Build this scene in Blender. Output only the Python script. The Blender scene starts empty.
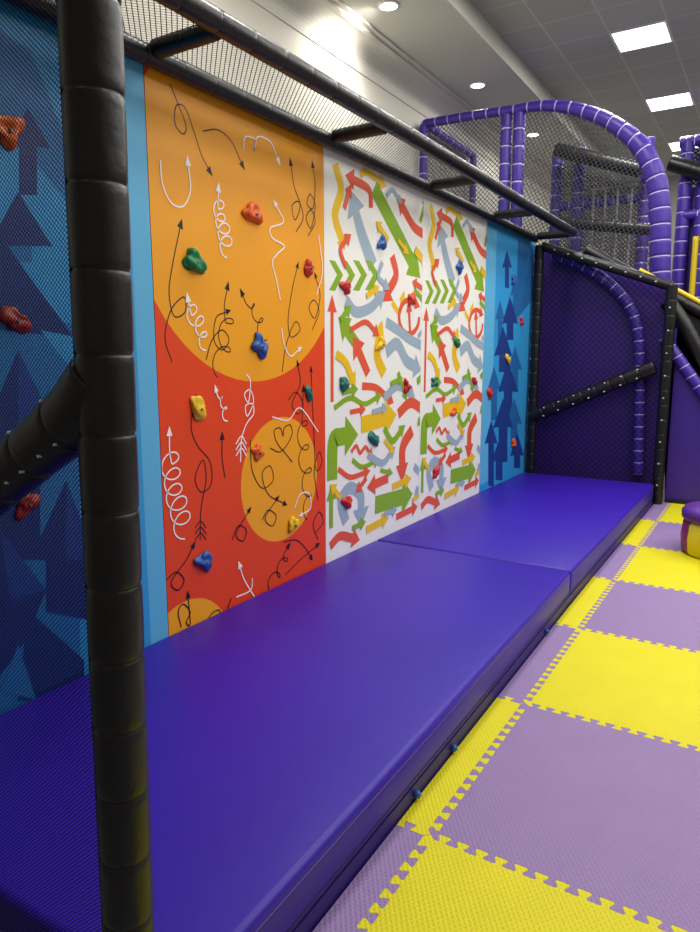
import bpy, bmesh, math, random
from mathutils import Vector, Matrix, noise
from mathutils.geometry import tessellate_polygon
random.seed(7)
scene = bpy.context.scene
COL = scene.collection
try:
    scene.view_settings.view_transform = 'Standard'
    scene.view_settings.look = 'None'
except Exception as e:
    print(e)

# ------------------------------------------------------------------ camera
YAW = math.radians(31.5); PITCH = math.radians(9.22); F = 690.0; CH = 1.54
FWD = Vector((-math.sin(YAW)*math.cos(PITCH), math.cos(YAW)*math.cos(PITCH), -math.sin(PITCH)))
RGT = Vector((math.cos(YAW), math.sin(YAW), 0))
UPV = RGT.cross(FWD)
CAM = Vector((0, 0, CH))
cd = bpy.data.cameras.new('camera'); cam = bpy.data.objects.new('camera', cd); COL.objects.link(cam)
R = Matrix((RGT, UPV, -FWD)).transposed().to_4x4()
cam.matrix_world = Matrix.Translation(CAM) @ R
cd.sensor_fit = 'AUTO'; cd.sensor_width = 36; cd.lens = F/932*36; cd.clip_start = 0.02
scene.camera = cam

def ray(u, v):
    return RGT*(u-350) + UPV*(466-v) + FWD*F
def on_x(u, v, X):
    d = ray(u, v); return CAM + d*(X/d.x)
def on_y(u, v, Y):
    d = ray(u, v); return CAM + d*(Y/d.y)
XW = -2.37
def W(u, v):
    p = on_x(u, v, XW); return (p.y, p.z)

# ------------------------------------------------------------------ materials
def s2l(c): return c/12.92 if c <= 0.04045 else ((c+0.055)/1.055)**2.4
def hexc(h):
    h = h.lstrip('#'); return tuple(s2l(int(h[i:i+2], 16)/255) for i in (0, 2, 4)) + (1,)
def mat(name, h, rough=.5, var=.06, vs=6.0, bump=0.0, bs=40.0, spec=.5, emit=None, es=0.0, detail=3):
    m = bpy.data.materials.new(name); m.use_nodes = True
    nt = m.node_tree; N = nt.nodes; L = nt.links; b = N['Principled BSDF']
    b.inputs['Roughness'].default_value = rough
    b.inputs['Specular IOR Level'].default_value = spec
    tc = N.new('ShaderNodeTexCoord')
    nz = N.new('ShaderNodeTexNoise'); nz.inputs['Scale'].default_value = vs; nz.inputs['Detail'].default_value = detail
    L.new(tc.outputs['Object'], nz.inputs['Vector'])
    mx = N.new('ShaderNodeMix'); mx.data_type = 'RGBA'
    c = hexc(h)
    mx.inputs[6].default_value = tuple(x*(1-var) for x in c[:3]) + (1,)
    mx.inputs[7].default_value = tuple(min(1, x*(1+var)) for x in c[:3]) + (1,)
    L.new(nz.outputs['Fac'], mx.inputs[0]); L.new(mx.outputs[2], b.inputs['Base Color'])
    if bump:
        n2 = N.new('ShaderNodeTexNoise'); n2.inputs['Scale'].default_value = bs; n2.inputs['Detail'].default_value = 4
        L.new(tc.outputs['Object'], n2.inputs['Vector'])
        bp = N.new('ShaderNodeBump'); bp.inputs['Strength'].default_value = bump; bp.inputs['Distance'].default_value = .01
        L.new(n2.outputs['Fac'], bp.inputs['Height']); L.new(bp.outputs['Normal'], b.inputs['Normal'])
    if emit:
        b.inputs['Emission Color'].default_value = hexc(emit); b.inputs['Emission Strength'].default_value = es
    return m

M = {}
M['black_pad'] = mat('black_vinyl_padding', '#111013', .38, .2, 9, .24, 24, .45)
M['black'] = mat('black_plastic', '#0f0e11', .5, .2)
M['net'] = mat('black_netting', '#08080c', .9, spec=.1)
M['net_grey'] = mat('dark_grey_netting', '#26262a', .8)
M['net_far'] = mat('grey_netting', '#3c3c42', .8)
M['tie'] = mat('white_cable_tie', '#dcdade', .5)
M['lav_tie'] = mat('pale_cable_tie', '#bdb4e2', .5)
M['purple_pad'] = mat('purple_vinyl_padding', '#3d2496', .42, .15, 9, .12, 35)
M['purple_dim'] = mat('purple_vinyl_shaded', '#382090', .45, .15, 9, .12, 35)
M['purple_panel'] = mat('dark_purple_panel', '#301570', .5, .15, 3, .1, 30)
M['purple_side'] = mat('purple_side_panel', '#3a1d88', .5, .1, 3, .1, 30)
M['mat'] = mat('purple_blue_vinyl', '#3114a0', .42, .16, 1.4, .26, 6, .32)
M['mat_dark'] = mat('deep_purple_base', '#24106a', .5, .1, 4, .1, 30)
M['seam'] = mat('dark_purple_seam', '#170a4c', .6)
M['piping'] = mat('light_purple_piping', '#5a40c8', .45)  # piping lightened to paint a highlight along the mat side
M['white_wall'] = mat('white_painted_wall', '#dad6ca', .8, .02, 1, .05, 60)
M['soffit'] = mat('soffit_paint', '#c8c7be', .85, .02, 1)
M['cornice'] = mat('white_plaster', '#d8d4ca', .7, .02)
M['grey_wall'] = mat('grey_painted_wall', '#a19f99', .85, .05, 1)
M['floor'] = mat('grey_vinyl_floor', '#7d7a7c', .6, .08, 3)
M['holder'] = mat('brushed_bolt', '#6c6c70', .4)
M['yellow_pl'] = mat('yellow_plastic', '#e0c016', .35)
M['grey_bar'] = mat('pale_grey_paint', '#8e8c90', .5)
M['trim_white'] = mat('white_metal_trim', '#e6e6e6', .4)
M['diff'] = mat('light_diffuser', '#ffffff', .5, 0, emit='#fbfff8', es=5.0)
M['lens'] = mat('downlight_lens', '#ffffff', .5, 0, emit='#fffdf5', es=9.0)
M['blue_knob'] = mat('blue_rubber', '#1f5fae', .4)
M['magenta'] = mat('magenta_vinyl', '#84206e', .45)
M['stool_top'] = mat('purple_stool_vinyl', '#55228c', .45)
M['yellow_v'] = mat('yellow_vinyl', '#dccb1f', .45)

def tile_mat(name, h):
    m = bpy.data.materials.new(name); m.use_nodes = True
    nt = m.node_tree; N = nt.nodes; L = nt.links; b = N['Principled BSDF']
    b.inputs['Roughness'].default_value = .58; b.inputs['Specular IOR Level'].default_value = .35
    tc = N.new('ShaderNodeTexCoord')
    hs = []
    for ang in (.6, -.6):          # crossed embossed lozenges
        mp = N.new('ShaderNodeMapping'); mp.inputs['Rotation'].default_value = (0, 0, ang)
        wv = N.new('ShaderNodeTexWave'); wv.inputs['Scale'].default_value = 22; wv.inputs['Distortion'].default_value = .6
        L.new(tc.outputs['Object'], mp.inputs['Vector']); L.new(mp.outputs['Vector'], wv.inputs['Vector']); hs.append(wv)
    ad = N.new('ShaderNodeMath'); ad.operation = 'MULTIPLY'
    L.new(hs[0].outputs['Fac'], ad.inputs[0]); L.new(hs[1].outputs['Fac'], ad.inputs[1])
    nz = N.new('ShaderNodeTexNoise'); nz.inputs['Scale'].default_value = 5
    L.new(tc.outputs['Object'], nz.inputs['Vector'])
    mx = N.new('ShaderNodeMix'); mx.data_type = 'RGBA'; c = hexc(h)
    mx.inputs[6].default_value = tuple(x*.93 for x in c[:3]) + (1,); mx.inputs[7].default_value = tuple(min(1, x*1.06) for x in c[:3]) + (1,)
    L.new(nz.outputs['Fac'], mx.inputs[0]); L.new(mx.outputs[2], b.inputs['Base Color'])
    bp = N.new('ShaderNodeBump'); bp.inputs['Strength'].default_value = .45; bp.inputs['Distance'].default_value = .004
    L.new(ad.outputs[0], bp.inputs['Height']); L.new(bp.outputs['Normal'], b.inputs['Normal'])
    return m
M['tile_y'] = tile_mat('yellow_foam', '#d8cd08'); M['tile_p'] = tile_mat('mauve_foam', '#8f77a8')

def ceil_mat():
    m = bpy.data.materials.new('ceiling_tile_grid'); m.use_nodes = True
    nt = m.node_tree; N = nt.nodes; L = nt.links; b = N['Principled BSDF']
    b.inputs['Roughness'].default_value = .9
    tc = N.new('ShaderNodeTexCoord')
    br = N.new('ShaderNodeTexBrick'); br.offset = 0; br.inputs['Scale'].default_value = 1
    br.inputs['Brick Width'].default_value = .6; br.inputs['Row Height'].default_value = .6
    br.inputs['Mortar Size'].default_value = .012; br.inputs['Mortar Smooth'].default_value = .3
    br.inputs['Color1'].default_value = hexc('#b4b7ad'); br.inputs['Color2'].default_value = hexc('#aeb1a8'); br.inputs['Mortar'].default_value = hexc('#c8c9c1')
    L.new(tc.outputs['Object'], br.inputs['Vector']); L.new(br.outputs['Color'], b.inputs['Base Color'])
    return m
M['ceil'] = ceil_mat()

# ------------------------------------------------------------------ mesh helpers
class MB:
    def __init__(s): s.v = []; s.f = []; s.m = []
    def add(s, vs, fs, mi=0):
        o = len(s.v); s.v += [tuple(x) for x in vs]
        for f in fs: s.f.append([i+o for i in f]); s.m.append(mi)
    def box(s, a, b, mi=0):
        x0, y0, z0 = a; x1, y1, z1 = b
        s.add([(x0,y0,z0),(x1,y0,z0),(x1,y1,z0),(x0,y1,z0),(x0,y0,z1),(x1,y0,z1),(x1,y1,z1),(x0,y1,z1)],
              [(0,3,2,1),(4,5,6,7),(0,1,5,4),(1,2,6,5),(2,3,7,6),(3,0,4,7)], mi)
    def slab(s, P, z0, z1, mi=0):           # counter-clockwise quad in x,y extruded in z
        s.add([(p[0],p[1],z0) for p in P]+[(p[0],p[1],z1) for p in P],
              [(0,3,2,1),(4,5,6,7),(0,1,5,4),(1,2,6,5),(2,3,7,6),(3,0,4,7)], mi)
    def prism_y(s, pts, y0, y1, mi=0):      # polygon in x,z extruded in y
        n = len(pts)
        A = sum(pts[i][0]*pts[(i+1)%n][1]-pts[(i+1)%n][0]*pts[i][1] for i in range(n))
        if A < 0: pts = pts[::-1]
        s.add([(p[0], y0, p[1]) for p in pts] + [(p[0], y1, p[1]) for p in pts],
              [list(range(n)), list(range(2*n-1, n-1, -1))] + [[(i+1)%n, i, n+i, n+(i+1)%n] for i in range(n)], mi)
    def build(s, name, mats, parent=None, loc=None, smooth=False, bevel=0, bseg=2):
        off = Vector((0,0,0))
        if parent is not None:
            p = parent
            while p is not None: off += p.location; p = p.parent
            loc = Vector((0,0,0))
        else:
            if loc is None:
                xs = [v[0] for v in s.v]; ys = [v[1] for v in s.v]; zs = [v[2] for v in s.v]
                loc = Vector(((min(xs)+max(xs))/2, (min(ys)+max(ys))/2, min(zs)))
            loc = Vector(loc); off = loc
        me = bpy.data.meshes.new(name)
        me.from_pydata([(v[0]-off.x, v[1]-off.y, v[2]-off.z) for v in s.v], [], s.f)
        if not isinstance(mats, (list, tuple)): mats = [mats]
        for m in mats: me.materials.append(m)
        me.polygons.foreach_set('material_index', s.m)
        if smooth: me.polygons.foreach_set('use_smooth', [True]*len(me.polygons))
        if bevel:
            bm = bmesh.new(); bm.from_mesh(me)
            bmesh.ops.bevel(bm, geom=bm.edges[:], offset=bevel, segments=bseg, affect='EDGES', profile=.5)
            bm.to_mesh(me); bm.free()
            me.polygons.foreach_set('use_smooth', [True]*len(me.polygons))
        me.update()
        o = bpy.data.objects.new(name, me); COL.objects.link(o)
        o.location = loc
        if parent is not None: o.parent = parent
        return o
def tag(o, label, cat, group=None):
    o['label'] = label; o['category'] = cat
    if group: o['group'] = group
    return o
def struct(o): o['kind'] = 'structure'; return o
def thing(name, loc, label, cat, group=None):
    o = bpy.data.objects.new(name, None); COL.objects.link(o); o.location = loc; o.empty_display_size = .1
    return tag(o, label, cat, group)

def catmull(P, n=10):
    P = [Vector(p) for p in P]
    if len(P) < 3: return P
    Q = [P[0]*2-P[1]] + P + [P[-1]*2-P[-2]]
    out = []
    for i in range(1, len(Q)-2):
        a, b, c, d = Q[i-1], Q[i], Q[i+1], Q[i+2]
        for k in range(n):
            t = k/n
            out.append(.5*((2*b)+(c-a)*t+(2*a-5*b+4*c-d)*t*t+(3*b-a-3*c+d)*t**3))
    out.append(P[-1]); return out

def pipe_mb(pts, r, seg=.125, ns=16, band=False, groove=.1, mb=None, curved=False, rfun=None):
    """padded tube along a polyline: straight sleeves with a thin groove at every seam"""
    mb = mb or MB()
    P = [Vector(p) for p in pts]
    if curved: P = catmull(P, 8)
    D = [0]
    for i in range(1, len(P)): D.append(D[-1]+(P[i]-P[i-1]).length)
    tot = D[-1]; nseg = max(1, round(tot/seg)); sl = tot/nseg
    def at(s):
        s = max(0, min(tot, s))
        for i in range(1, len(P)):
            if s <= D[i]+1e-9:
                t = (s-D[i-1])/max(1e-9, D[i]-D[i-1]); return P[i-1].lerp(P[i], t)
        return P[-1]
    b1 = .04 if band else .018
    S = []
    for k in range(nseg):
        for t, g in ((0, 1), (b1, .8 if band else .5), (b1+.03, .18), (.14, .06), (.32, .01), (.5, 0), (.68, .01), (.86, .06), (.97-b1, .18), (1-b1, .8 if band else .5)): S.append(((k+t)*sl, g))
    S.append((tot, 1))
    vs = []
    nrm = None
    for i, (s, g) in enumerate(S):
        c = at(s); T = (at(s+.01)-at(s-.01)).normalized()
        if nrm is None: nrm = T.orthogonal().normalized()
        else: nrm = (nrm - T*nrm.dot(T)).normalized()
        bn = T.cross(nrm)
        rr = r*(1-groove*g)*(rfun(s/tot) if rfun else 1)
        for j in range(ns):
            a = 2*math.pi*j/ns; vs.append(c+(nrm*math.cos(a)+bn*math.sin(a))*rr)
    n = len(S)
    for i in range(n-1):
        isb = band and (S[i][1] > .9 or S[i+1][1] > .9)
        for j in range(ns):
            mb.f.append([len(mb.v)+x for x in (i*ns+j, i*ns+(j+1)%ns, (i+1)*ns+(j+1)%ns, (i+1)*ns+j)]); mb.m.append(1 if isb else 0)
    b0 = len(mb.v); mb.f.append([b0+j for j in range(ns-1, -1, -1)]); mb.m.append(0)
    mb.f.append([b0+(n-1)*ns+j for j in range(ns)]); mb.m.append(0)
    mb.v += [tuple(v) for v in vs]
    return mb
def pipe(name, pts, r, parent, purple=False, seg=.125, curved=False, ns=16, groove=.08, rfun=None, m0=None):
    ms = [m0 or M['purple_pad'], M['lav_tie']] if purple else [M['black_pad'], M['tie']]
    return pipe_mb(pts, r, seg, ns, band=purple, curved=curved, groove=groove, rfun=rfun).build(name, ms, parent, smooth=True)

_tie = None
def cable_tie(p, parent, sc=1.0):
    global _tie
    if _tie is None:
        mb = MB(); mb.box((-.0035,-.0035,-.0025),(.0035,.0035,.0025))
        _tie = mb.build('cable_tie', M['tie'], None, loc=(0,0,0)); o = _tie
    else:
        o = _tie.copy(); COL.objects.link(o)
    o.parent = parent
    off = Vector((0,0,0)); q = parent
    while q is not None: off += q.location; q = q.parent
    o.location = Vector(p)-off; o.scale = (sc, sc, sc)
    return o

def net_mb(poly, pitch, w, ang=45):
    """strands in two diagonal directions clipped to a convex planar polygon (3-D points)"""
    P = [Vector(p) for p in poly]; o = P[0]; e1 = (P[1]-P[0]).normalized()
    nrm = e1.cross(P[2]-P[0]).normalized(); e2 = nrm.cross(e1)
    Q = [((p-o).dot(e1), (p-o).dot(e2)) for p in P]
    mb = MB(); A = sum(Q[i][0]*Q[(i+1)%len(Q)][1]-Q[(i+1)%len(Q)][0]*Q[i][1] for i in range(len(Q)))
    if A < 0: Q = Q[::-1]
    for sgn in (1, -1):
        a = math.radians(ang*sgn); d = (math.cos(a), math.sin(a)); n = (-d[1], d[0])
        pr = [q[0]*n[0]+q[1]*n[1] for q in Q]
        k = math.floor(min(pr)/pitch)
        while k*pitch < max(pr):
            c = k*pitch; k += 1; t0, t1 = -1e9, 1e9; ok = True
            for i in range(len(Q)):
                p, q = Q[i], Q[(i+1)%len(Q)]; en = (-(q[1]-p[1]), q[0]-p[0])
                b = (c*n[0]-p[0])*en[0]+(c*n[1]-p[1])*en[1]; m = d[0]*en[0]+d[1]*en[1]
                if abs(m) < 1e-12:
                    if b < 0: ok = False
                elif m > 0: t0 = max(t0, -b/m)
                else: t1 = min(t1, -b/m)
            if not ok or t1-t0 < 1e-3: continue
            vs = []
            for t, s in ((t0,-1),(t1,-1),(t1,1),(t0,1)):
                x = c*n[0]+d[0]*t+n[0]*s*w/2; y = c*n[1]+d[1]*t+n[1]*s*w/2
                vs.append(o+e1*x+e2*y+nrm*(.0005*sgn))
            mb.add(vs, [(0,1,2,3)])
    return mb

# ------------------------------------------------------------------ the room
ZC = 5.11; ZS = 4.92
mb = MB(); mb.box((-4.3,-3,-.12),(5,16,-.025)); struct(mb.build('floor', M['floor']))
mb = MB(); mb.box((-4.35,-3,-.025),(-4.2,16,5.2)); struct(mb.build('wall_left', M['white_wall']))
mb = MB(); mb.box((-4.2,16,-.025),(5,16.15,5.2)); struct(mb.build('wall_back', M['grey_wall']))
mb = MB(); mb.box((5,-3,-.025),(5.15,16,5.2)); struct(mb.build('wall_right', M['grey_wall']))
mb = MB(); mb.box((-4.2,-3.15,-.025),(5,-3,5.2)); struct(mb.build('wall_front', M['grey_wall']))
mb = MB(); mb.box((-3.0,-3,ZC),(5,16,ZC+.08)); struct(mb.build('ceiling', M['ceil'], loc=(-3.13,.33,ZC)))
mb = MB(); mb.box((-4.2,-3,ZS),(-3.0,16,ZS+.28)); mb.box((-3.04,-3,ZS-.03),(-2.99,16,ZS+.01)); struct(mb.build('trim_1', M['soffit']))
prof = [(-4.2,4.60),(-4.185,4.60),(-4.18,4.64)]
for k in range(9):
    a_ = math.pi/2*k/8; prof.append((-4.18+.2*(1-math.cos(a_)), 4.66+.2*math.sin(a_)))
prof += [(-3.95,4.87),(-3.95,4.895),(-3.90,4.90),(-3.90,ZS),(-4.2,ZS)]
mb = MB(); mb.prism_y(prof, -3, 16); struct(mb.build('trim_2', M['cornice']))

def area(x, y, z, e, size=.56, rot=(0,0,0), col=(1,.98,.93)):
    l = bpy.data.lights.new('lamp', 'AREA'); l.energy = e; l.size = size; l.color = col
    o = bpy.data.objects.new('lamp', l); COL.objects.link(o); o.location = (x,y,z); o.rotation_euler = rot
def spot(x, y, z, e, ang=165, ry=0, blend=.6):
    l = bpy.data.lights.new('spot_lamp', 'SPOT'); l.energy = e; l.spot_size = math.radians(ang); l.spot_blend = blend; l.shadow_soft_size = .07; l.color = (1,.96,.88)
    o = bpy.data.objects.new('spot_lamp', l); COL.objects.link(o); o.location = (x,y,z); o.rotation_euler = (0, math.radians(ry), 0)

LX = -1.63
plab = {9.03: 'square ceiling light panel nearest the camera, above the arched purple structure',
        11.43: 'square ceiling light panel second from the camera, lower right in the ceiling',
        13.83: 'farthest square ceiling light panel, half hidden behind the purple arch'}
for y, lab in plab.items():
    t = thing('ceiling_light', (LX, y, ZC), lab, 'ceiling light', 'square ceiling light panels')
    mb = MB()
    for a, b in (((-.3,-.3),(.3,-.275)),((-.3,.275),(.3,.3)),((-.3,-.275),(-.275,.275)),((.275,-.275),(.3,.275))):
        mb.box((LX+a[0],y+a[1],ZC-.012),(LX+b[0],y+b[1],ZC))
    mb.build('frame', M['trim_white'], t)
    mb = MB(); mb.box((LX-.275,y-.275,ZC-.008),(LX+.275,y+.275,ZC-.001)); mb.build('diffuser', M['diff'], t)
for y, e, e2 in ((-.6,4,10), (1.8,24,56), (4.2,58,140), (6.6,60,142), (9.03,50,80), (11.43,50,55), (13.83,50,55)):
    area(LX, y, ZC-.03, e)
    for x_, fr in ((.5,.34), (2.2,.36), (3.9,.36)): area(x_, y, ZC-.03, e2*fr, 1.15)  # unseen rows at the right, enlarged and spread to soften wall shadows
DX = -3.55
dl = {6.52: 'round recessed downlight in the soffit, nearest the camera at the top edge',
      8.90: 'round recessed downlight in the soffit just above the purple frame corner',
      11.25: 'small far downlight in the soffit seen through the arched cage netting'}
for y, lab in dl.items():
    t = thing('downlight', (DX, y, ZS), lab, 'downlight', 'round downlights in the soffit')
    mb = MB(); n = 28; vs = []; fs = []
    for rr, z in ((.11, ZS), (.11, ZS-.01), (.085, ZS-.012), (.08, ZS-.002)):
        vs += [(DX+rr*math.cos(2*math.pi*k/n), y+rr*math.sin(2*math.pi*k/n), z) for k in range(n)]
    for i in range(3):
        fs += [(i*n+k, (i+1)*n+k, (i+1)*n+(k+1)%n, i*n+(k+1)%n) for k in range(n)]
    mb.add(vs, fs); mb.build('trim_ring', M['trim_white'], t, smooth=True)
    mb = MB(); mb.add([(DX+.082*math.cos(-2*math.pi*k/n), y+.082*math.sin(-2*math.pi*k/n), ZS-.0115) for k in range(n)], [list(range(n))])
    mb.build('lens', M['lens'], t)
for y, e in ((1.8,12), (4.16,22), (6.52,40), (8.9,10), (11.25,22)): spot(DX, y, ZS-.05, e)
spot(DX, 6.52, ZS-.06, 75, 105, 62, 1.0)      # second spot added at the nearest downlight, aimed to brighten the wall

w = bpy.data.worlds.new('world'); scene.world = w; w.use_nodes = True
w.node_tree.nodes['Background'].inputs[0].default_value = (.5,.52,.6,1); w.node_tree.nodes['Background'].inputs[1].default_value = .25

# ------------------------------------------------------------------ floor tiles
NT = 16; TP = 1/NT; TD = .0165; E = .09
def teeth():
    L = [(0,0),(.3,-TD)]
    for k in range(NT-1): L += [(k+.5+E*.3,-TD),(k+.5+E,-TD*.6),(k+.5-E,TD*.6),(k+.5-E*.3,TD),(k+1+E*.3,TD),(k+1+E,TD*.6),(k+1-E,-TD*.6),(k+1-E*.3,-TD)]
    L += [(NT-.3,-TD),(NT,0)]
    return [(a*TP, b) for a, b in L]
TE = teeth()
COLX = -.833; ROW0 = .86
def mxf(y): return max(-.976, -.938-.0108*(y-.86))      # edge of the mats, very slightly out of line with the tiles
def hcurve(x0, y): return [(x0+t, y+o) for t, o in TE]
def vcurve(x, y0): return [(x+o, y0+t) for t, o in TE]
def make_tile(x0, y0, m, label, cut=False):
    B = hcurve(x0, y0); T = hcurve(x0, y0+1); Rr = vcurve(x0+1, y0); Lf = vcurve(x0, y0)
    if cut:
        def cutc(c, yy):
            x = mxf(yy); i = max(j for j, p in enumerate(c) if p[0] <= x+.006)
            return [(x, c[i+1][1])] + c[i+1:]
        B = cutc(B, y0); T = cutc(T, y0+1)
        poly = B + Rr[1:-1] + T[::-1]
    else:
        poly = B + Rr[1:-1] + T[::-1] + Lf[1:-1][::-1]
    cx = (x0+.5) if not cut else (-.965+COLX)/2; cy = y0+.5; n = len(poly)
    V = [(p[0]-cx, p[1]-cy, 0) for p in poly] + [(p[0]-cx, p[1]-cy, .0239) for p in poly]
    for i, p in enumerate(poly):                 # hairline chamfer round the top
        a, b = Vector(poly[i-1]), Vector(poly[(i+1)%n]); d = (b-a).normalized()
        V.append((p[0]-d.y*.0007-cx, p[1]+d.x*.0007-cy, .0246))
    Fc = []
    for i in range(n):
        j = (i+1) % n
        Fc += [(i, j, n+j, n+i), (n+i, n+j, 2*n+j, 2*n+i)]
    tri = tessellate_polygon([[Vector((V[2*n+i][0], V[2*n+i][1], 0)) for i in range(n)]])
    for t_ in tri:
        p = [Vector(V[2*n+k]) for k in t_]
        Fc.append(tuple(2*n+k for k in (t_ if (p[1]-p[0]).cross(p[2]-p[0]).z > 0 else t_[::-1])))
    me = bpy.data.meshes.new('foam_floor_tile'); me.from_pydata(V, [], Fc); me.update(); me.materials.append(m)
    o = bpy.data.objects.new('foam_floor_tile', me); COL.objects.link(o); o.location = (cx, cy, -.0247)
    return tag(o, label, 'floor tile', 'interlocking foam floor tiles')
ordn = ['nearest', 'second', 'third', 'fourth', 'fifth', 'sixth', 'seventh']
for i in range(7):
    y0 = ROW0+i
    ye = (i % 2 == 0)
    make_tile(COLX, y0, M['tile_y'] if ye else M['tile_p'],
        ('%s foam tile with jigsaw edges in the wide right-hand row, %s from the camera' % ('yellow' if ye else 'mauve', ordn[i])))
    make_tile(COLX-1, y0, M['tile_p'] if ye else M['tile_y'],
        ('%s foam tile cut into a narrow strip along the purple mats, %s from the camera' % ('mauve' if ye else 'yellow', ordn[i])), cut=True)

# ------------------------------------------------------------------ landing mats and base
MZ0, MZ1 = .055, .222
YS = 4.2; YA = .84; YB = 7.58
t = thing('mat_platform', (-1.66, 4.2, -.025), 'low dark purple base board under the purple mats with small blue knobs along its edge', 'platform')
mb = MB(); mb.slab([(-2.36,YA),(mxf(YA)-.006,YA),(mxf(YS)-.006,YS),(-2.36,YS)], -.0249, .0545); mb.slab([(-2.36,YS),(mxf(YS)-.006,YS),(mxf(YB)-.006,YB),(-2.36,YB)], -.0249, .0545)
mb.build('board', M['mat_dark'], t)
for (u, v) in ((415,796),(453,747),(549,627)):
    p = on_x(u, v, -.955); x = mxf(p.y)+.004
    bm = bmesh.new(); bmesh.ops.create_uvsphere(bm, u_segments=14, v_segments=8, radius=.014)
    me = bpy.data.meshes.new('knob'); bm.to_mesh(me); bm.free(); me.materials.append(M['blue_knob'])
    for q in me.polygons: q.use_smooth = True
    o = bpy.data.objects.new('knob', me); COL.objects.link(o); o.parent = t; o.location = Vector((x, p.y, .022))-t.location; o['label'] = 'blue knob'
for (a, b, lab) in ((YA, YS-.004, 'purple vinyl landing mat nearer the camera, beside the black padded post'), (YS+.004, YB, 'purple vinyl landing mat at the far end, against the black end frame')):
    t = thing('landing_mat', (-1.66, (a+b)/2, MZ0), lab, 'mat', 'purple landing mats')
    xa, xb = mxf(a)-.002, mxf(b)-.002
    mb = MB(); mb.slab([(-2.362,a),(xa,a),(xb,b),(-2.362,b)], MZ0, MZ1); mb.build('body', M['mat'], t, bevel=.024, bseg=4)
    for nm, z0, z1, mm in (('seam', MZ1-.042, MZ1-.037, M['seam']), ('piping', MZ1-.037, MZ1-.033, M['piping']), ('zip', MZ0+.026, MZ0+.034, M['seam'])):
        mb = MB(); mb.slab([(xa-.004,a+.03),(xa+.0015,a+.03),(xb+.0015,b-.03),(xb-.004,b-.03)], z0, z1); mb.build(nm, mm, t)

# ------------------------------------------------------------------ printed climbing boards
PE = [.85, 2.21, 3.57, 4.92, 6.27, 7.74]; PZ0, PZ1 = .20, 2.80
PAL = ['#f0481a','#ffaa1c','#14131a','#ffffff','#fbfaf4','#8cb624','#ee5e3e','#f7c81c','#a4b9c9','#339ddc','#2469a8','#1f3f8a','#62b8e6','#ef8d1a','#2d8ac6','#2168a8','#183072']
AM = [mat('print_%d' % i, h, .42, .02, 2, 0, 40, .4) for i, h in enumerate(PAL)]
for i, n in enumerate(['red_orange','amber','black','white','offwhite','green','coral','yellow','grey_blue','sky_blue','mid_blue','navy','pale_blue','orange','dimmed_sky','dimmed_blue','dimmed_navy']): AM[i].name = 'print_'+n  # last three blues carry the dimness behind the net in their colour
RED, AMB, BLK, WHT, OFFW, GRN, COR, YEL, GBL, SKY, MID, NAV, PALE, ORG, DSK, DMI, DNA = range(17)

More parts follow.
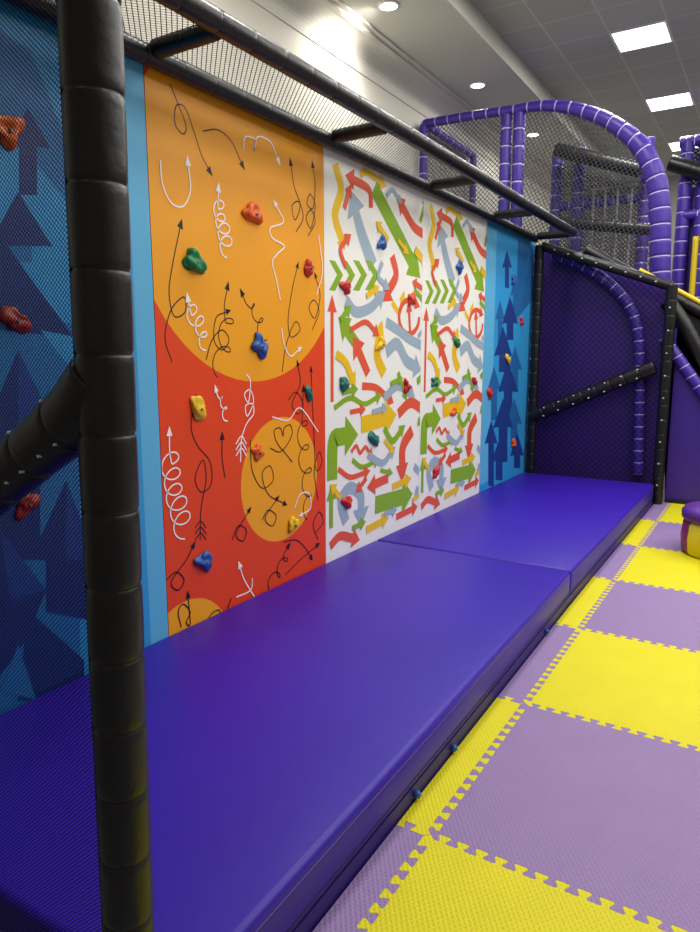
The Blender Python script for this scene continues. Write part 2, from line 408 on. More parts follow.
def clip_poly(poly, y0, y1, z0, z1):
    for ax, val, s in ((0,y0,1),(0,y1,-1),(1,z0,1),(1,z1,-1)):
        out = []
        for i in range(len(poly)):
            p, q = poly[i], poly[(i+1)%len(poly)]
            a, b = (p[ax]-val)*s, (q[ax]-val)*s
            if a >= 0: out.append(p)
            if (a > 0 and b < 0) or (a < 0 and b > 0):
                t = a/(a-b); out.append((p[0]+(q[0]-p[0])*t, p[1]+(q[1]-p[1])*t))
        poly = out
        if len(poly) < 3: return []
    return poly
class Art:
    def __init__(s, y0, y1, base, shift=0):
        s.mb = MB(); s.y0, s.y1 = y0, y1; s.k = 1; s.sh = shift; s.rnd = random.Random(3)
        s.mb.box((XW-.02, y0+.002, PZ0), (XW, y1-.002, PZ1), base)
    def poly(s, P, mi, adv=True):
        P = [(p[0]+s.sh, p[1]) for p in P]
        P = clip_poly(P, s.y0+.002, s.y1-.002, PZ0, PZ1)
        if len(P) < 3: return
        A = sum(P[i][0]*P[(i+1)%len(P)][1]-P[(i+1)%len(P)][0]*P[i][1] for i in range(len(P)))
        if A < 0: P = P[::-1]
        x = XW+.00008*s.k
        s.mb.add([(x, p[0], p[1]) for p in P], [list(range(len(P)))], mi)
        if adv: s.k += 1
    def pix(s, P, mi): s.poly([W(*p) for p in P], mi)
    def circle(s, c, r, mi, n=64): s.poly([(c[0]+r*math.cos(2*math.pi*k/n), c[1]+r*math.sin(2*math.pi*k/n)) for k in range(n)], mi)
    def circle3(s, p, q, r, mi):
        (ax, ay), (bx, by), (cx, cy) = W(*p), W(*q), W(*r)
        d = 2*(ax*(by-cy)+bx*(cy-ay)+cx*(ay-by))
        ux = ((ax*ax+ay*ay)*(by-cy)+(bx*bx+by*by)*(cy-ay)+(cx*cx+cy*cy)*(ay-by))/d
        uy = ((ax*ax+ay*ay)*(cx-bx)+(bx*bx+by*by)*(ax-cx)+(cx*cx+cy*cy)*(bx-ax))/d
        s.circle((ux, uy), math.hypot(ax-ux, ay-uy), mi)
    def stroke(s, P, w, mi, head=None, wall=False, n=8, w2=None):
        Q = [Vector((*(p if wall else W(*p)), 0)) for p in P]
        C = catmull(Q, n) if len(Q) > 2 else [Q[0].lerp(Q[1], i/4) for i in range(5)]
        Lf = []; Rt = []
        N = len(C)
        for i in range(N):
            T = (C[min(N-1,i+1)]-C[max(0,i-1)])
            T = T.normalized() if T.length > 1e-9 else Vector((1,0,0))
            nn = Vector((-T.y, T.x, 0)); ww = w if w2 is None else w+(w2-w)*i/(N-1)
            Lf.append(C[i]+nn*ww/2); Rt.append(C[i]-nn*ww/2)
        for i in range(N-1): s.poly([Lf[i][:2], Rt[i][:2], Rt[i+1][:2], Lf[i+1][:2]], mi, False)
        if head:
            T = (C[-1]-C[-min(4,N)]).normalized(); nn = Vector((-T.y, T.x, 0)); e = C[-1]
            hw, hl = head
            s.poly([(e+nn*hw/2)[:2], (e-nn*hw/2)[:2], (e+T*hl)[:2]], mi, False)
        s.k += 1
    def coil(s, p0, p1, amp, loops, w, mi, head=None, lead=.25, fw=.9, loose=.3):
        a = Vector((*W(*p0), 0)); b = Vector((*W(*p1), 0)); d = b-a; T = d.normalized(); nn = Vector((-T.y, T.x, 0))
        pts = []; n = loops*14; js = [1+s.rnd.uniform(-loose, loose) for _ in range(loops+2)]
        for i in range(n+1):
            t = i/n; ph = 2*math.pi*loops*t; f = loops*t; j = int(f); am = amp*(js[j]+(js[j+1]-js[j])*(f-j))
            pts.append(a+d*t*(1-lead)+nn*(am*math.sin(ph)+amp*.35*math.sin(t*4+loops))+T*am*fw*(1-math.cos(ph))*.9)
        pts.append(a+d*(1-lead*.5)+nn*amp*.2); pts.append(b)
        s.stroke([p[:2] for p in pts], w, mi, head, wall=True, n=3)
    def build(s, label):
        o = s.mb.build('climbing_board', AM, None, loc=(XW-.01, (s.y0+s.y1)/2, PZ0))
        return tag(o, label, 'climbing wall', 'printed climbing wall panels')

BH = (.038, .046); TH = (.032, .040)
def up_arrow(A, u, v, hw, hh, sw, vb, mi):   # pixels
    A.pix([(u,v),(u+hw,v+hh),(u+sw,v+hh-1),(u+sw,vb),(u-sw,vb),(u-sw,v+hh-1),(u-hw,v+hh)], mi)
# ---- near blue panel
a = Art(PE[0], PE[1], SKY)
a.poly([(.85,.2),(1.96,.2),(1.96,2.8),(.85,2.8)], DSK)  # board painted darker where the net in front would dim it
a.poly([(2.10,.2),(2.21,.2),(2.21,2.80),(2.10,2.80)], PALE)
a.pix([(0,30),(30,50),(66,140),(66,200),(0,120)], DMI)
a.pix([(0,310),(80,325),(80,740),(0,740)], DMI)
up_arrow(a, 28,108, 22,40, 9, 195, DNA)
a.pix([(-12,246),(18,192),(52,246)], DNA)
a.pix([(8,246),(32,246),(32,262),(8,262)], DMI)
a.pix([(0,236),(74,338),(0,330)], DNA)
a.pix([(0,330),(74,338),(40,400),(0,430)], DMI)
a.pix([(40,330),(80,338),(80,380)], DSK)
a.pix([(-20,440),(18,350),(62,440)], DNA); a.pix([(0,440),(40,440),(40,560),(0,560)], DNA)
a.pix([(18,350),(62,440),(18,440)], NAV)
a.pix([(40,440),(76,380),(80,560),(40,560)], MID)
a.pix([(30,560),(66,480),(96,560)], DNA); a.pix([(46,558),(90,558),(90,620),(46,612)], DNA)
a.pix([(66,480),(96,560),(66,560)], NAV)
a.pix([(-10,690),(0,530),(46,590),(26,640)], DNA)
a.pix([(0,530),(46,590),(10,600)], NAV)
a.pix([(18,700),(28,610),(84,660),(84,700)], DNA)
a.pix([(0,690),(18,645),(36,700)], MID)
up_arrow(a, 118,420, 14,60, 7, 600, MID)
a.build('blue climbing panel with navy arrows behind the black net on the left')
# ---- orange panel
a = Art(PE[1], PE[2], RED)
a.circle3((157,305),(240,380),(325,325), AMB)
a.circle3((241,482),(286,417),(279,541), AMB)
a.circle3((163,619),(192,599),(222,611), AMB)
S = .0064
# black scribbles
a.stroke([(170,84),(178,104),(186,126),(183,134),(175,124),(176,106),(185,108),(194,132),(201,154),(208,168)], S, BLK, BH)
a.stroke([(203,131),(218,130),(231,141),(241,162)], S, BLK, BH)
a.stroke([(172,362),(165,338),(171,310),(184,297),(185,312),(174,316),(169,292),(173,262),(180,228)], S, BLK, BH)
a.coil((220,378),(227,290), .055, 2, S, BLK, BH, lead=.35)
a.stroke([(206,360),(212,340),(222,330),(229,340),(222,350),(214,340),(216,318),(226,312)], S, BLK, TH)
a.coil((268,338),(243,296), .042, 2, S, BLK, BH, lead=.3)
a.stroke([(282,372),(286,345),(295,322),(300,330),(291,337),(288,320),(292,290),(297,268)], S, BLK, TH)
a.stroke([(296,232),(303,218),(299,202),(292,206),(295,220),(300,205),(294,186),(291,166)], S, BLK, BH)
a.stroke([(308,236),(315,222),(311,210),(306,218),(311,228),(315,206),(310,194),(307,204),(313,208),(315,186),(313,168)], S, BLK, BH)
a.stroke([(312,330),(319,312),(314,300),(309,308),(315,318),(320,296),(316,278)], S, BLK, TH)
a.stroke([(196,394),(191,425),(197,445),(210,462),(211,484),(201,492),(195,478),(203,460),(206,480),(201,508),(200,540)], S, BLK)
for q in (0, 6, 12): a.stroke([(195,528+q),(200.5,521+q),(206,528+q)], S, BLK, n=3)
a.stroke([(225,478),(222,458),(222,440)], S, BLK, BH)
a.stroke([(250,440),(252,470),(262,488),(273,480),(270,466),(262,474),(268,494),(283,503)], S, BLK, BH)
# heart squiggle in the lower circle
a.stroke([(270,448),(279,452),(286,446),(292,434),(290,425),(284,428),(283,436),(280,428),(274,431),(277,443),(285,453),(292,462)], S, BLK)
a.coil((306,520),(303,392), .05, 4, S, BLK, BH)
a.stroke([(318,500),(314,470),(319,452),(322,462),(316,470),(314,440),(311,372)], S, BLK, TH)
a.stroke([(288,400),(296,392),(303,404),(298,414),(292,404),(300,384),(298,366)], S, BLK, TH)
a.stroke([(318,540),(313,525),(319,512),(323,522),(316,532)], S, BLK)
a.stroke([(262,520),(268,510),(276,516),(272,526),(265,518),(276,500)], S, BLK, TH)
a.stroke([(232,540),(238,526),(246,530),(243,541),(236,534),(248,512)], S, BLK, TH)
a.stroke([(166,580),(176,572),(184,580),(178,590),(171,582),(186,560),(192,548)], S, BLK, TH)
a.stroke([(181,627),(178,612),(183,604),(190,612),(186,622),(190,624),(188,598)], S, BLK, TH)
a.coil((270,590),(287,548), .04, 2, S, BLK, BH)
a.stroke([(283,542),(296,540),(305,548),(310,556)], S, BLK, BH)
a.stroke([(285,575),(300,560),(316,546)], S, BLK, BH)
a.stroke([(214,640),(209,618),(219,610),(222,624),(231,598)], S, BLK)
# white scribbles
S = .0072
a.stroke([(160,160),(162,184),(171,203),(183,206),(190,190),(188,166)], S, WHT, BH)
a.coil((225,258),(218,192), .042, 4, S, WHT, BH)
a.stroke([(243,150),(245,137),(255,140),(254,151),(257,137),(270,142),(277,158)], S, WHT, BH)
a.stroke([(280,300),(276,280),(272,262),(277,254),(284,246),(272,238),(270,228),(283,222),(276,206)], S, WHT, TH)
a.coil((206,350),(188,302), .04, 3, S, WHT, BH)
a.coil((182,540),(169,436), .05, 5, S, WHT, BH)
a.stroke([(240,462),(241,440),(246,424),(253,414),(252,404),(245,406),(247,416),(253,402),(250,390),(244,394),(248,402),(250,382),(246,374)], S, WHT)
for q in (0, 6, 12): a.stroke([(235.5,444+q),(241,436+q),(246,444+q)], S, WHT, n=3)
a.stroke([(272,417),(288,420),(300,408),(318,432)], S, WHT)
a.stroke([(281,328),(284,345),(290,356),(298,350)], S, WHT, TH)
a.stroke([(236,597),(250,590),(252,578)], S, WHT); a.stroke([(256,600),(244,580),(240,568)], S, WHT, BH)
a.stroke([(294,508),(300,494),(309,494),(310,508),(302,514)], S, WHT, TH)
a.stroke([(318,235),(322,270),(316,295)], S, WHT)
a.coil((228,420),(216,392), .022, 2, S, WHT, TH)
a.build('orange and red climbing panel with amber circles and scribbled curly arrows')

# ---- white arrow panels
def white_art(y0, y1, shift, label):
    a = Art(y0, y1, OFFW, shift)
    def st(P, w_, mi, head=(0,0), n=8, w2=None):
        k = 1.30 if w_ > .055 else 1.62
        a.stroke(P, w_*k, mi, (head[0]*1.25, head[1]*1.18) if head[0] else None, n=n, w2=None if w2 is None else w2*k)
    st([(335,164),(341,190),(335,215),(341,238)], .045, YEL, (.10,.07))
    st([(371,208),(369,190),(354,180)], .035, COR, (.11,.09))
    st([(373,266),(362,235),(356,213)], .10, GBL, (.19,.13), w2=.07)
    st([(374,188),(411,260)], .095, GRN, (.22,.17))
    st([(425,235),(414,227),(403,208)], .045, COR, (.12,.10))
    for u in (329,341,353,365):
        a.pix([(u,260),(u+6,261),(u+14,275),(u+6,291),(u,290),(u+8,275)], GRN)
    st([(392,256),(396,275),(389,290)], .06, COR, (.15,.11))
    st([(346,300),(356,312),(370,308),(378,300)], .045, GBL, (.12,.10))
    st([(332,402),(332,312)], .022, COR, (.085,.09))
    st([(359,348),(347,330)], .055, GRN, (.15,.11))
    st([(368,374),(359,352)], .058, COR, (.15,.11))
    st([(392,302),(399,312),(402,302)], .028, YEL, (.08,.08))
    n = 26; pts = [(409+10*math.cos(6.28*k/n), 317+17*math.sin(6.28*k/n)) for k in range(n-3)]
    st(pts, .025, COR, (.08,.08), n=2); st([(410,334),(409,312)], .022, COR, (.08,.08))
    st([(386,352),(397,344),(406,360),(414,366)], .07, GBL, (.15,.11))
    st([(384,374),(377,356),(379,338)], .07, YEL, (.14,.11))
    st([(386,322),(398,330),(408,338),(422,346)], .045, GBL)
    st([(362,386),(376,388),(388,398)], .032, COR, (.10,.08))
    st([(334,408),(350,398),(364,404),(376,398)], .022, GRN, (.08,.07))
    st([(384,398),(398,386),(410,394)], .04, GBL, (.11,.08))
    st([(398,414),(410,403),(421,408)], .05, COR, (.13,.1))
    st([(332,480),(333,442),(340,437),(345,436)], .09, GRN, (.21,.14))
    st([(361,425),(385,418)], .09, YEL, (.20,.15))
    st([(351,452),(356,446),(360,453),(365,447),(369,452)], .018, COR, (.07,.07))
    st([(384,428),(392,441),(400,432)], .033, GRN, (.09,.08))
    st([(412,430),(403,446),(402,464)], .078, COR, (.16,.13))
    st([(352,460),(362,467),(374,462)], .022, GRN, (.08,.07))
    st([(368,455),(382,463),(390,454)], .033, GBL, (.09,.08))
    st([(346,522),(341,502),(349,488),(360,494),(361,508)], .064, GBL, (.17,.11))
    st([(375,505),(402,497)], .10, GRN, (.22,.15))
    st([(388,478),(375,484)], .042, COR, (.12,.1))
    st([(392,487),(405,481)], .033, YEL, (.10,.09))
    st([(414,466),(423,478),(418,490)], .035, GBL, (.09,.08))
    st([(330,546),(340,536),(352,538)], .038, COR, (.11,.09))
    st([(338,469),(350,477),(364,473)], .022, COR, (.08,.07))
    st([(331,528),(331,500)], .025, GRN, (.09,.08))
    st([(366,530),(382,521)], .035, YEL, (.10,.08))
    st([(396,517),(412,509)], .033, COR, (.10,.08))
    st([(415,250),(423,262),(425,282)], .04, YEL, (.10,.08))
    st([(360,176),(366,172),(380,182)], .025, YEL, (.08,.07))
    st([(336,354),(345,362),(351,376)], .035, YEL, (.10,.08))
    st([(417,382),(424,372),(426,352)], .035, GRN, (.10,.08))
    st([(350,330),(365,322),(374,330)], .022, COR, (.08,.07))
    st([(398,372),(404,392)], .022, GRN, (.07,.07))
    st([(414,290),(422,300),(426,318)], .025, GRN, (.08,.08))
    st([(382,262),(378,276),(384,284)], .025, GBL, (.08,.07))
    st([(398,240),(404,248)], .02, YEL, (.07,.07))
    st([(350,412),(360,410)], .02, COR, (.07,.06))
    st([(420,430),(424,448)], .025, YEL, (.08,.08))
    st([(384,440),(390,448)], .02, YEL, (.07,.07))
    st([(420,222),(424,206)], .022, GRN, (.07,.06))
    st([(386,196),(392,190),(398,198)], .02, GBL, (.06,.06))
    st([(346,268),(340,250),(346,240)], .022, COR, (.07,.06))
    st([(380,470),(388,472)], .018, GRN, (.06,.06))
    # straight block fillers between the larger arrows
    for P, c in ((((344,208),(348,194)),COR),(((388,240),(380,228)),YEL),(((424,290),(416,284)),COR),(((366,296),(374,290)),YEL),(((340,320),(346,312)),GRN),
                 (((418,336),(424,328)),GBL),(((390,384),(398,380)),GRN),(((342,392),(352,390)),GRN),(((372,412),(382,409)),GBL),(((340,498),(334,490)),YEL),
                 (((366,478),(360,486)),COR),(((412,500),(420,494)),YEL),(((352,528),(360,524)),GRN),(((384,514),(392,511)),GBL),(((424,412),(420,420)),GRN)):
        st(list(P), .024, c, (.075,.06))
    return a.build(label)
white_art(PE[2], PE[3], 0, 'white climbing panel with colourful arrows right beside the orange panel')
white_art(PE[3], PE[4], 1.35, 'white climbing panel with colourful arrows next to the far blue panel')
# ---- far blue panel
a = Art(PE[4], PE[5], SKY)
a.pix([(484,225),(497,230),(490,480),(470,490)], PALE)
a.pix([(518,240),(538,246),(532,300),(516,320)], MID)
for q in ((507,250,5,18,2,288,NAV),(515,276,5,20,2.2,320,MID),(500,300,5,20,2.2,350,MID),(510,296,8,28,3.4,340,NAV),(503,326,9,30,4,372,NAV),(515,346,7,24,3,392,MID),(494,366,6.5,24,3,420,MID),
          (508,360,10,32,4.2,416,NAV),(514,398,8,26,3.4,448,MID),(503,398,10,30,4.4,462,NAV),(491,420,6.5,24,2.8,486,NAV),(517,432,7,24,3,468,NAV),(499,440,8,22,3.4,480,NAV)):
    up_arrow(a, *q)
a.build('blue climbing panel with navy up arrows at the far end of the wall')

# ------------------------------------------------------------------ climbing holds
HC = {'red':'#c8201c','orange':'#ec6410','yellow':'#f0c21a','green':'#0f8046','teal':'#117064','blue':'#1e58a8','orangered':'#d8421a','dimred':'#8a1614','dimorange':'#c85a18'}  # dim entries: holds behind the net, darkened in the colour itself
HM = {k: mat('hold_'+k+'_resin', h, .45, .10, 20, .15, 120) for k, h in HC.items()}
HOLDS = [
 (252,214,.074,'orange','large orange climbing hold at the top of the big amber circle'),
 (193,262,.068,'green','green climbing hold at the left of the big amber circle'),
 (308,268,.050,'red','red climbing hold at the right edge of the big amber circle'),
 (259,346,.064,'blue','blue climbing hold near the bottom of the big amber circle'),
 (197,408,.060,'yellow','yellow climbing hold on the red area just below the big amber circle'),
 (308,393,.046,'teal','teal climbing hold on the orange panel above the small amber circle'),
 (257,452,.050,'orange','orange climbing hold at the left of the small amber circle'),
 (292,524,.050,'yellow','yellow climbing hold low in the small amber circle'),
 (203,561,.060,'blue','lowest blue climbing hold on the red part of the orange panel'),
 (381,243,.058,'blue','blue climbing hold beside the big green arrow on the first white panel'),
 (345,287,.053,'red','red climbing hold under the green chevrons beside the orange panel'),
 (411,299,.058,'orangered','orange climbing hold just above the red ring on the first white panel'),
 (380,344,.060,'yellow','yellow climbing hold in the middle of the first white panel'),
 (343,384,.058,'teal','teal climbing hold beside the long thin red arrow on the first white panel'),
 (406,386,.055,'red','red climbing hold midway up the first white panel, near its right edge'),
 (373,439,.062,'teal','teal climbing hold just under the yellow arrow on the first white panel'),
 (346,502,.058,'red','lowest red climbing hold on the first white panel'),
 (459,267,.062,'blue','blue climbing hold high on the second white panel'),
 (456,342,.058,'green','green climbing hold in the middle of the second white panel'),
 (474,381,.050,'red','red climbing hold near the right edge of the second white panel'),
 (434,382,.055,'teal','teal climbing hold beside the left edge of the second white panel'),
 (453,412,.055,'orange','orange climbing hold by the yellow arrow on the second white panel'),
 (435,472,.055,'red','lowest red climbing hold on the second white panel'),
 (513,279,.060,'blue','blue climbing hold high on the far blue panel'),
 (521,321,.050,'red','red climbing hold below the blue one on the far blue panel'),
 (507,359,.060,'yellow','yellow climbing hold in the middle of the far blue panel'),
 (489,393,.060,'red','red climbing hold at the left edge of the far blue panel'),
 (513,443,.060,'orange','orange climbing hold low on the far blue panel'),
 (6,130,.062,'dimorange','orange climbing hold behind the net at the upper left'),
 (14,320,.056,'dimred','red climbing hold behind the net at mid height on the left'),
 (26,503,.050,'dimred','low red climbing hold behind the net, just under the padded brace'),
]
for i, (u, v, r, c, lab) in enumerate(HOLDS):
    rnd = random.Random(i*13+5)
    y, z = W(u, v)
    t = thing('climbing_hold', (XW+.010, y, z), lab, 'climbing hold', 'resin climbing holds')
    bm = bmesh.new(); bmesh.ops.create_icosphere(bm, subdivisions=4, radius=1)
    nl = rnd.choice([2,3,3,4]); ph = rnd.uniform(0, 6.28); asp = rnd.uniform(.62, .85); tilt = rnd.uniform(-.7,.7)
    if i == 0: nl, ph, asp, tilt = 3, 1.6, .62, -.15
    seed = Vector((rnd.uniform(0,50), rnd.uniform(0,50), 0)); amp = rnd.uniform(.22,.34)
    for q in bm.verts:
        d = q.co.copy(); a_ = math.atan2(d.z, d.y); rad = math.hypot(d.y, d.z)
        k = 1 + amp*math.cos(nl*a_+ph)*rad + .28*noise.noise(d*1.6+seed) + .05*noise.noise(d*4+seed)
        yy, zz = d.y*k, d.z*k*asp
        xx = max(0, d.x)*.46*(1+.45*noise.noise(d*1.4+seed))
        xx -= .20*math.exp(-((yy)**2+(zz-.22)**2)/.10)*(1 if d.x > 0 else 0)   # finger scoop
        xx = max(xx, 0) if d.x > 0 else 0
        y2 = yy*math.cos(tilt)-zz*math.sin(tilt); z2 = yy*math.sin(tilt)+zz*math.cos(tilt)
        q.co = Vector((xx*r-.006, y2*r, z2*r))
    me = bpy.data.meshes.new('grip'); bm.to_mesh(me); bm.free(); me.materials.append(HM[c])
    for q in me.polygons: q.use_smooth = True
    o = bpy.data.objects.new('grip', me); COL.objects.link(o); o.parent = t
    bm = bmesh.new(); bmesh.ops.create_cone(bm, cap_ends=True, segments=12, radius1=r*.12, radius2=r*.10, depth=.012, matrix=Matrix.Rotation(math.pi/2, 4, 'Y'))
    me = bpy.data.meshes.new('bolt'); bm.to_mesh(me); bm.free(); me.materials.append(M['holder'])
    o = bpy.data.objects.new('bolt', me); COL.objects.link(o); o.parent = t; o.location = (r*.32, 0, -r*.1)

# ------------------------------------------------------------------ black padded frame over the wall
YP = .76; XP = -.945; ZB = 2.79; XB = -1.93; XR = -2.325
t = thing('padded_cage', (XP, YP, -.02), 'black padded pipe cage: thick post in the left foreground, beams along the wall top', 'pipe frame')
PB = Vector((XP-.022,YP,-.02)); PT = Vector((XP+.040,YP,2.84))
post = pipe('post', [PB, PT], .0465, t, seg=.130, ns=28, groove=.095)
mb = pipe_mb([PB+Vector((-.030,-.034,.02)), PT+Vector((-.030,-.034,-.02))], .0022, 3, 8, groove=0); mb.build('seam', M['black'], post, smooth=True)
for k in range(3, 20):
    c = PB.lerp(PT, k/22)
    if k % 2 == 0: cable_tie(c+Vector((-.043,-.010,0)), post, .8)
B1 = Vector((-2.285,YP,.72)); B0 = Vector((-1.01,YP,1.438))
br = pipe('brace', [Vector((XP+.004,YP,1.505)), Vector((-.972,YP,1.47)), B0, B0.lerp(B1,.15), B0.lerp(B1,.4), B1], .054, t, seg=.118, ns=28, groove=.095, curved=True, rfun=lambda s: 1+.08*math.exp(-((s-.06)/.05)**2))
dn = (B1-B0).normalized()
up_b = Vector((0,-1,0)).cross(dn)
if up_b.z < 0: up_b = -up_b
for k in range(0, 6):
    for an, dk in ((-42,0), (-40,.05), (52,0)):
        c = B0+dn*(.118*k+.03+dk)
        a_ = math.radians(an); cable_tie(c+(Vector((0,-1,0))*math.cos(a_)+up_b*math.sin(a_))*(.0525+(.003 if k == 0 else 0)), br, .95)
pipe('wall_post', [(XR,YP,-.02),(XR,YP,ZB-.04)], .045, t, seg=.16)
beam = pipe('front_beam', [(XB,YP,ZB),(XB,7.60,ZB)], .045, t, seg=.2)
pipe('top_rail', [(XR,YP,ZB-.03),(XR,7.60,ZB-.03)], .042, t, seg=.2)
for i, y in enumerate((YP, 2.21, 3.57, 4.92, 6.27, 7.58)):
    x1 = XP if i == 0 else XB-.03
    pipe('cross_bar', [(XR+.03,y,ZB-.01),(x1,y,ZB-.01)], .038, t, seg=.16)

o = net_mb([(XR,YP,.25),(XP,YP,.25),(XP,YP,2.77),(XR,YP,2.77)], .0064, .00135, 42).build('safety_net', M['net'], None)
tag(o, 'fine black net at the left edge between the padded post and the climbing wall', 'net')
o = net_mb([(XR,YP+.05,ZB),(XB,YP+.05,ZB),(XB,7.55,ZB),(XR,7.55,ZB)], .020, .0036).build('safety_net', M['net_grey'], None)
tag(o, 'narrow dark net stretched overhead between the front beam and the climbing wall', 'net')

# ------------------------------------------------------------------ black end frame with purple panel
YE = 7.68
def E3(u, v, Y=YE):
    p = on_y(u, v, Y); return (p.x, Y, p.z)
t = thing('end_barrier', (-1.6, YE, -.02), 'black padded end frame with dark purple panel at the far end of the mats', 'pipe frame')
xr = -.955
def studs(part, p, q, r, step=.15, dz=0):
    p = Vector(p); q = Vector(q); n = int((q-p).length/step)
    for k in range(1, n): cable_tie(p.lerp(q, k/n)+Vector((.0,-r,dz)), part, 2.2)
L_ = [('post', (-2.30,YE,-.02), (-2.30,YE,2.70), .05), ('post', (xr,YE,-.02), (xr,YE,2.22), .055), ('sloping_rail', (-2.27,YE,2.69), (xr,YE,2.2), .05)]
for nm, p, q, r in L_:
    o = pipe(nm, [p, q], r, t, seg=.15)
    if nm != 'post' or p[0] > -1: studs(o, p, q, r*.97, .22 if nm != 'sloping_rail' else .15)
o = pipe('brace', [E3(531,417), E3(655,367)], .072, t, seg=.15)
studs(o, E3(531,417), E3(655,367), .058, .17, .045); studs(o, E3(531,417), E3(655,367), .058, .17, -.045)
arch = [(638,474),(639,420),(640,360),(636,322),(622,296),(600,276),(575,262),(553,254)]
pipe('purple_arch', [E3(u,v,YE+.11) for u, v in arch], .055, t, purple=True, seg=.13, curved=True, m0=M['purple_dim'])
mb = MB(); mb.prism_y([(-2.34,-.02),(xr,-.02),(xr,2.2),(-2.34,2.70)], YE+.17, YE+.20); mb.build('backing_panel', M['purple_panel'], t)
net_mb([(-2.27,YE+.047,.2),(xr,YE+.047,.2),(xr,YE+.047,2.2),(-2.27,YE+.047,2.68)], .045, .004).build('net', M['net'], t)

# ------------------------------------------------------------------ slide beside it
t = thing('slide', (-.3, 8.2, -.02), 'black slide with thin yellow edge and laced purple side panel beside the end frame', 'slide')
Ysl = 7.97
def sl(u, v): return on_y(u, v, Ysl)
p0 = sl(586,250); p1 = sl(700,312); k_ = (p1.z-p0.z)/(p1.x-p0.x)
xe = 2.2
def zr(x): return p0.z+k_*(x-p0.x)
pipe('rim', [(p0.x,Ysl,p0.z),(xe,Ysl,zr(xe))], .065, t, seg=.3)
pipe('rim', [(p0.x,8.32,p0.z),(xe,8.32,zr(xe))], .05, t, seg=.3)
mb = MB(); n = 10; vs = []; fs = []
for x in (p0.x, xe):
    for q in range(n+1):
        a_ = math.pi*q/n; vs.append((x, 8.15-.17*math.cos(a_), zr(x)-.20*math.sin(a_)))
for q in range(n): fs.append((q, q+1, n+2+q, n+1+q))
mb.add(vs, fs); o = mb.build('chute', M['black'], t, smooth=True)
md = o.modifiers.new('solid', 'SOLIDIFY'); md.thickness = .012
ys_ = sl(640,265); pipe_mb([(ys_.x,Ysl-.01,zr(ys_.x)+.090),(xe,Ysl-.01,zr(xe)+.090)], .024, .4, 10, groove=0).build('yellow_edge', M['yellow_pl'], t, smooth=True)
# curved black tube under the rim
cv = [sl(668,300), sl(684,322), sl(700,350), sl(722,392)]
pipe('slide_tube', [(p.x, Ysl-.08, p.z-.02) for p in cv]+[(.6,Ysl-.08,.4)], .085, t, seg=.4, curved=True, groove=.02)
mb = MB(); mb.prism_y([(xr+.03,zr(xr+.03)-.06),(xe,zr(xe)-.06),(xe,max(.02,zr(xe)-.8)),(xr+.03,zr(xr+.03)-.9)], Ysl-.0, Ysl+.02); mb.build('side_skirt', M['black'], t)
Yd = 7.82
q0 = on_y(664,338,Yd); q1 = on_y(702,392,Yd)
ks = (q1.z-q0.z)/(q1.x-q0.x); xend = q0.x+(q0.z-.05)/(-ks)
pipe('purple_rail', [(q0.x,Yd-.02,q0.z),(xend,Yd-.02,.06)], .06, t, purple=True, seg=.12)
mb = MB(); mb.prism_y([(xr+.06,-.02),(xend,-.02),(q0.x,q0.z),(xr+.06,q0.z+.1)], Yd-.01, Yd+.02); mb.build('side_panel', M['purple_side'], t)
mb = MB(); mb.prism_y([(xr+.07,-.02),(xend+.5,-.02),(xend+.5,.035),(xr+.07,.035)], Yd-.035, Yd-.011); mb.build('kick_strip', M['black'], t)

# ------------------------------------------------------------------ arched purple play structure
YF = 8.50; YG = 10.2
def A3(u, v, Y=YF):
    p = on_y(u, v, Y); return (p.x, Y, p.z)
fl = A3(424,124)
x_l = max(fl[0], -4.12); z_t = min(fl[2], 4.72)
fx = [A3(512,110), A3(530,107), A3(552,106), A3(580,110), A3(612,123), A3(640,146), A3(655,176), A3(660,210), A3(660,260), A3(660,310), A3(659,380)]
t = thing('play_structure', (-2.8, YF, -.02), 'tall purple padded play structure with netted arch behind the climbing wall', 'play structure')
pipe('arch', [(x_l,YF,z_t), A3(470,116)]+fx, .072, t, purple=True, seg=.17, curved=True, rfun=lambda s: .75+.80*max(0,min(1,(s-.25)/.35)))
pipe('corner_post', [(x_l,YF,-.02),(x_l,YF,z_t)], .052, t, purple=True, seg=.2)
for u in (505, 518):
    p = A3(u, 150); pipe('front_post', [(p[0],YF+.03,-.02),(p[0],YF+.03,A3(u,111)[2])], .07, t, purple=True, seg=.2)
pipe('side_rail', [(x_l,YF,z_t),(x_l,YG,z_t)], .05, t, purple=True, seg=.2)
pipe('back_post', [(x_l,YG,-.02),(x_l,YG,z_t)], .05, t, purple=True, seg=.2)
xm = A3(556,200,YG)[0]; xm3 = A3(645,200,YG)[0]; zm = A3(556,158,YG)[2]
for u in (556, 578, 645):
    x_ = A3(u,200,YG)[0]; pipe('back_post', [(x_,YG,-.02),(x_,YG,A3(556,152,YG)[2])], .08, t, purple=True, seg=.2)
cA = A3(556,150,9.6); cB = A3(640,170,9.6)
pipe('canopy_edge', [cA, cB], .09, t, seg=.25, groove=.03)
mb = MB(); mb.add([(cA[0],9.6,cA[2]+.03),(cB[0],9.6,cB[2]+.03),(cB[0],10.1,cB[2]+.03),(cA[0],10.1,cA[2]+.03)], [(0,1,2,3)]); mb.build('canopy', M['black'], t)
pipe('deck_beam', [A3(556,222,9.7), A3(655,230,9.7)], .075, t, seg=.25)
pipe('middle_rail', [(xm,YG,A3(556,207,YG)[2]),(xm3,YG,A3(556,207,YG)[2])], .065, t, purple=True, seg=.2)
xa = A3(512,200)[0]; xb = A3(658,240)[0]
net_mb([(x_l,YF,2.3),(xa,YF,2.3),(xa,YF,z_t),(x_l,YF,z_t)], .04, .008).build('net', M['net_far'], t)
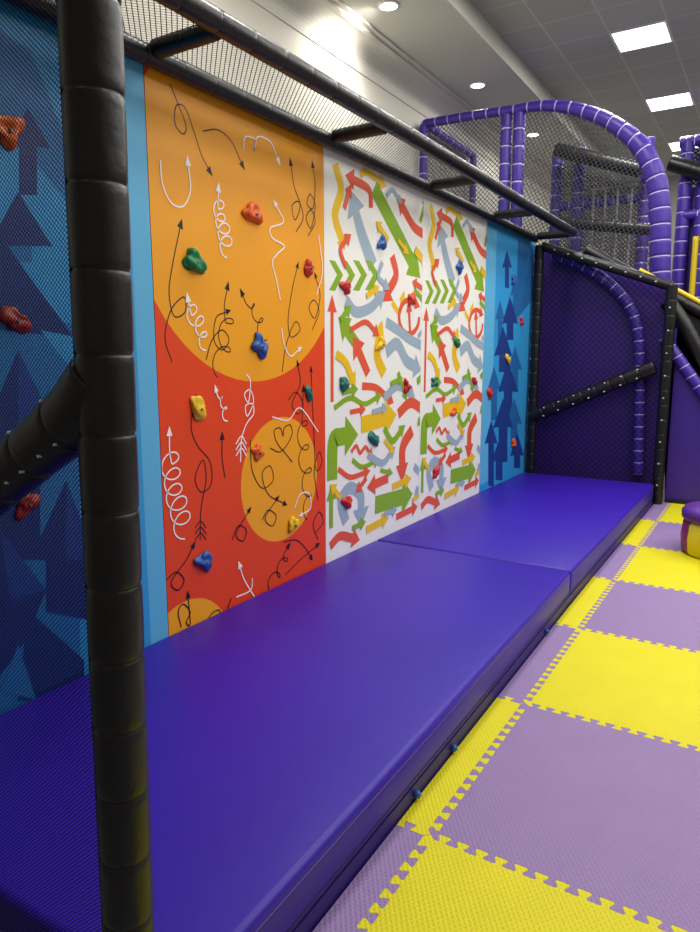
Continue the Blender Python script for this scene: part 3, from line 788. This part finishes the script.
net_mb([(x_l,YF,2.3),(x_l,YG,2.3),(x_l,YG,z_t),(x_l,YF,z_t)], .04, .007).build('net', M['net_far'], t)
net_mb([A3(512,250),A3(660,290),A3(660,210),A3(655,176),A3(640,146),A3(612,123),A3(580,110),A3(552,106),A3(514,110)], .04, .008).build('net', M['net_far'], t)
net_mb([(xm,YG,2.3),(xm3,YG,2.3),(xm3,YG,zm),(xm,YG,zm)], .04, .016).build('net', M['net_far'], t)
mb = MB(); mb.box((x_l+.06,YF+.1,2.25),(xb,YG,2.35)); mb.build('deck', M['purple_panel'], t)

# pale railing seen through the arch
t = thing('railing', (-2.1, 9.9, 2.35), 'pale grey barred railing dimly visible inside the purple arch', 'railing')
Yr = 9.95
for u in (594,606,618,632):
    a1 = on_y(u, 188, Yr)
    pipe_mb([(a1.x,Yr,2.36),(a1.x,Yr,a1.z)], .018, 5, 10, groove=0).build('bar', M['grey_bar'], t, smooth=True)
a0 = on_y(590,190,Yr); a1 = on_y(636,190,Yr)
pipe_mb([(a0.x,Yr,a0.z),(a1.x,Yr,a0.z)], .022, 5, 10, groove=0).build('handrail', M['grey_bar'], t, smooth=True)

# second tower at right edge
YT = 11.2
def T3(u, v): 
    p = on_y(u, v, YT); return (p.x, YT, p.z)
t = thing('play_tower', (0, YT, -.02), 'far purple play tower with padded posts under a dark sloping canopy at the right edge', 'play structure')
q = T3(790,150)
for u in (684, 702, 740, 780):
    p = T3(u, 200); pipe('post', [(p[0],YT,-.02),(p[0],YT,T3(684,140)[2])], .09, t, purple=True, seg=.2)
p = T3(680,143); pipe('top_rail', [p,(q[0],YT,p[2])], .08, t, purple=True, seg=.2)
p = T3(672,166); q2 = T3(790,200); pipe('canopy_edge', [(p[0],YT-.2,p[2]),(q2[0],YT-.2,q2[2])], .11, t, seg=.3, groove=.03)
p = T3(682,216); pipe('middle_rail', [(p[0],YT-.02,p[2]),(q[0],YT-.02,p[2])], .075, t, purple=True, seg=.2)
p = T3(684,160); r1 = T3(684,186); r0 = T3(684,143)
net_mb([(p[0],YT+.02,r1[2]),(q[0],YT+.02,r1[2]),(q[0],YT+.02,r0[2]),(p[0],YT+.02,r0[2])], .04, .016).build('net', M['net'], t)
p = T3(697,240); pipe_mb([(p[0],YT-.14,.3),(p[0],YT-.14,T3(697,238)[2])], .04, 5, 12, groove=0).build('yellow_post', M['yellow_pl'], t, smooth=True)
mb = MB(); mb.box((T3(684,200)[0],YT+.15,.5),(q[0],YT+.2,r1[2])); mb.build('back_panel', M['purple_panel'], t)

# ------------------------------------------------------------------ round soft stool at the right edge
cx, cy, rr, hh = -.235, 5.95, .30, .36
t = thing('soft_stool', (cx,cy,0), 'round soft stool in purple, magenta and yellow vinyl at the right edge of the tiles', 'stool')
def sector(a0, a1, z0, z1, r):
    mb = MB(); n = 12; prof = [(r-.02,z0),(r,z0+.02),(r+.012,(z0+z1)/2),(r,z1-.02),(r-.02,z1)]
    vs = []; fs = []
    for i in range(n+1):
        a_ = a0+(a1-a0)*i/n
        for (q, z) in prof: vs.append((cx+q*math.cos(a_), cy+q*math.sin(a_), z))
    k = len(prof)
    for i in range(n):
        for j in range(k-1): fs.append((i*k+j, (i+1)*k+j, (i+1)*k+j+1, i*k+j+1))
    mb.add(vs, fs); return mb
for i in range(6):
    a0 = math.radians(218+60*i); sector(a0, a0+math.pi/3, .002, hh-.10, rr).build('side_section', M[['yellow_v','purple_side','magenta'][i%3]], t, smooth=True)
mb = MB(); n = 40; pf = [(rr-.01,hh-.10),(rr+.014,hh-.08),(rr+.016,hh-.03),(rr-.005,hh),(rr*.5,hh+.012),(.01,hh+.015)]
vs = []; fs = []
for (q, z) in pf: vs += [(cx+q*math.cos(2*math.pi*i/n), cy+q*math.sin(2*math.pi*i/n), z) for i in range(n)]
for j in range(len(pf)-1): fs += [(j*n+i, j*n+(i+1)%n, (j+1)*n+(i+1)%n, (j+1)*n+i) for i in range(n)]
mb.add(vs, fs); mb.build('cushion_top', M['stool_top'], t, smooth=True)
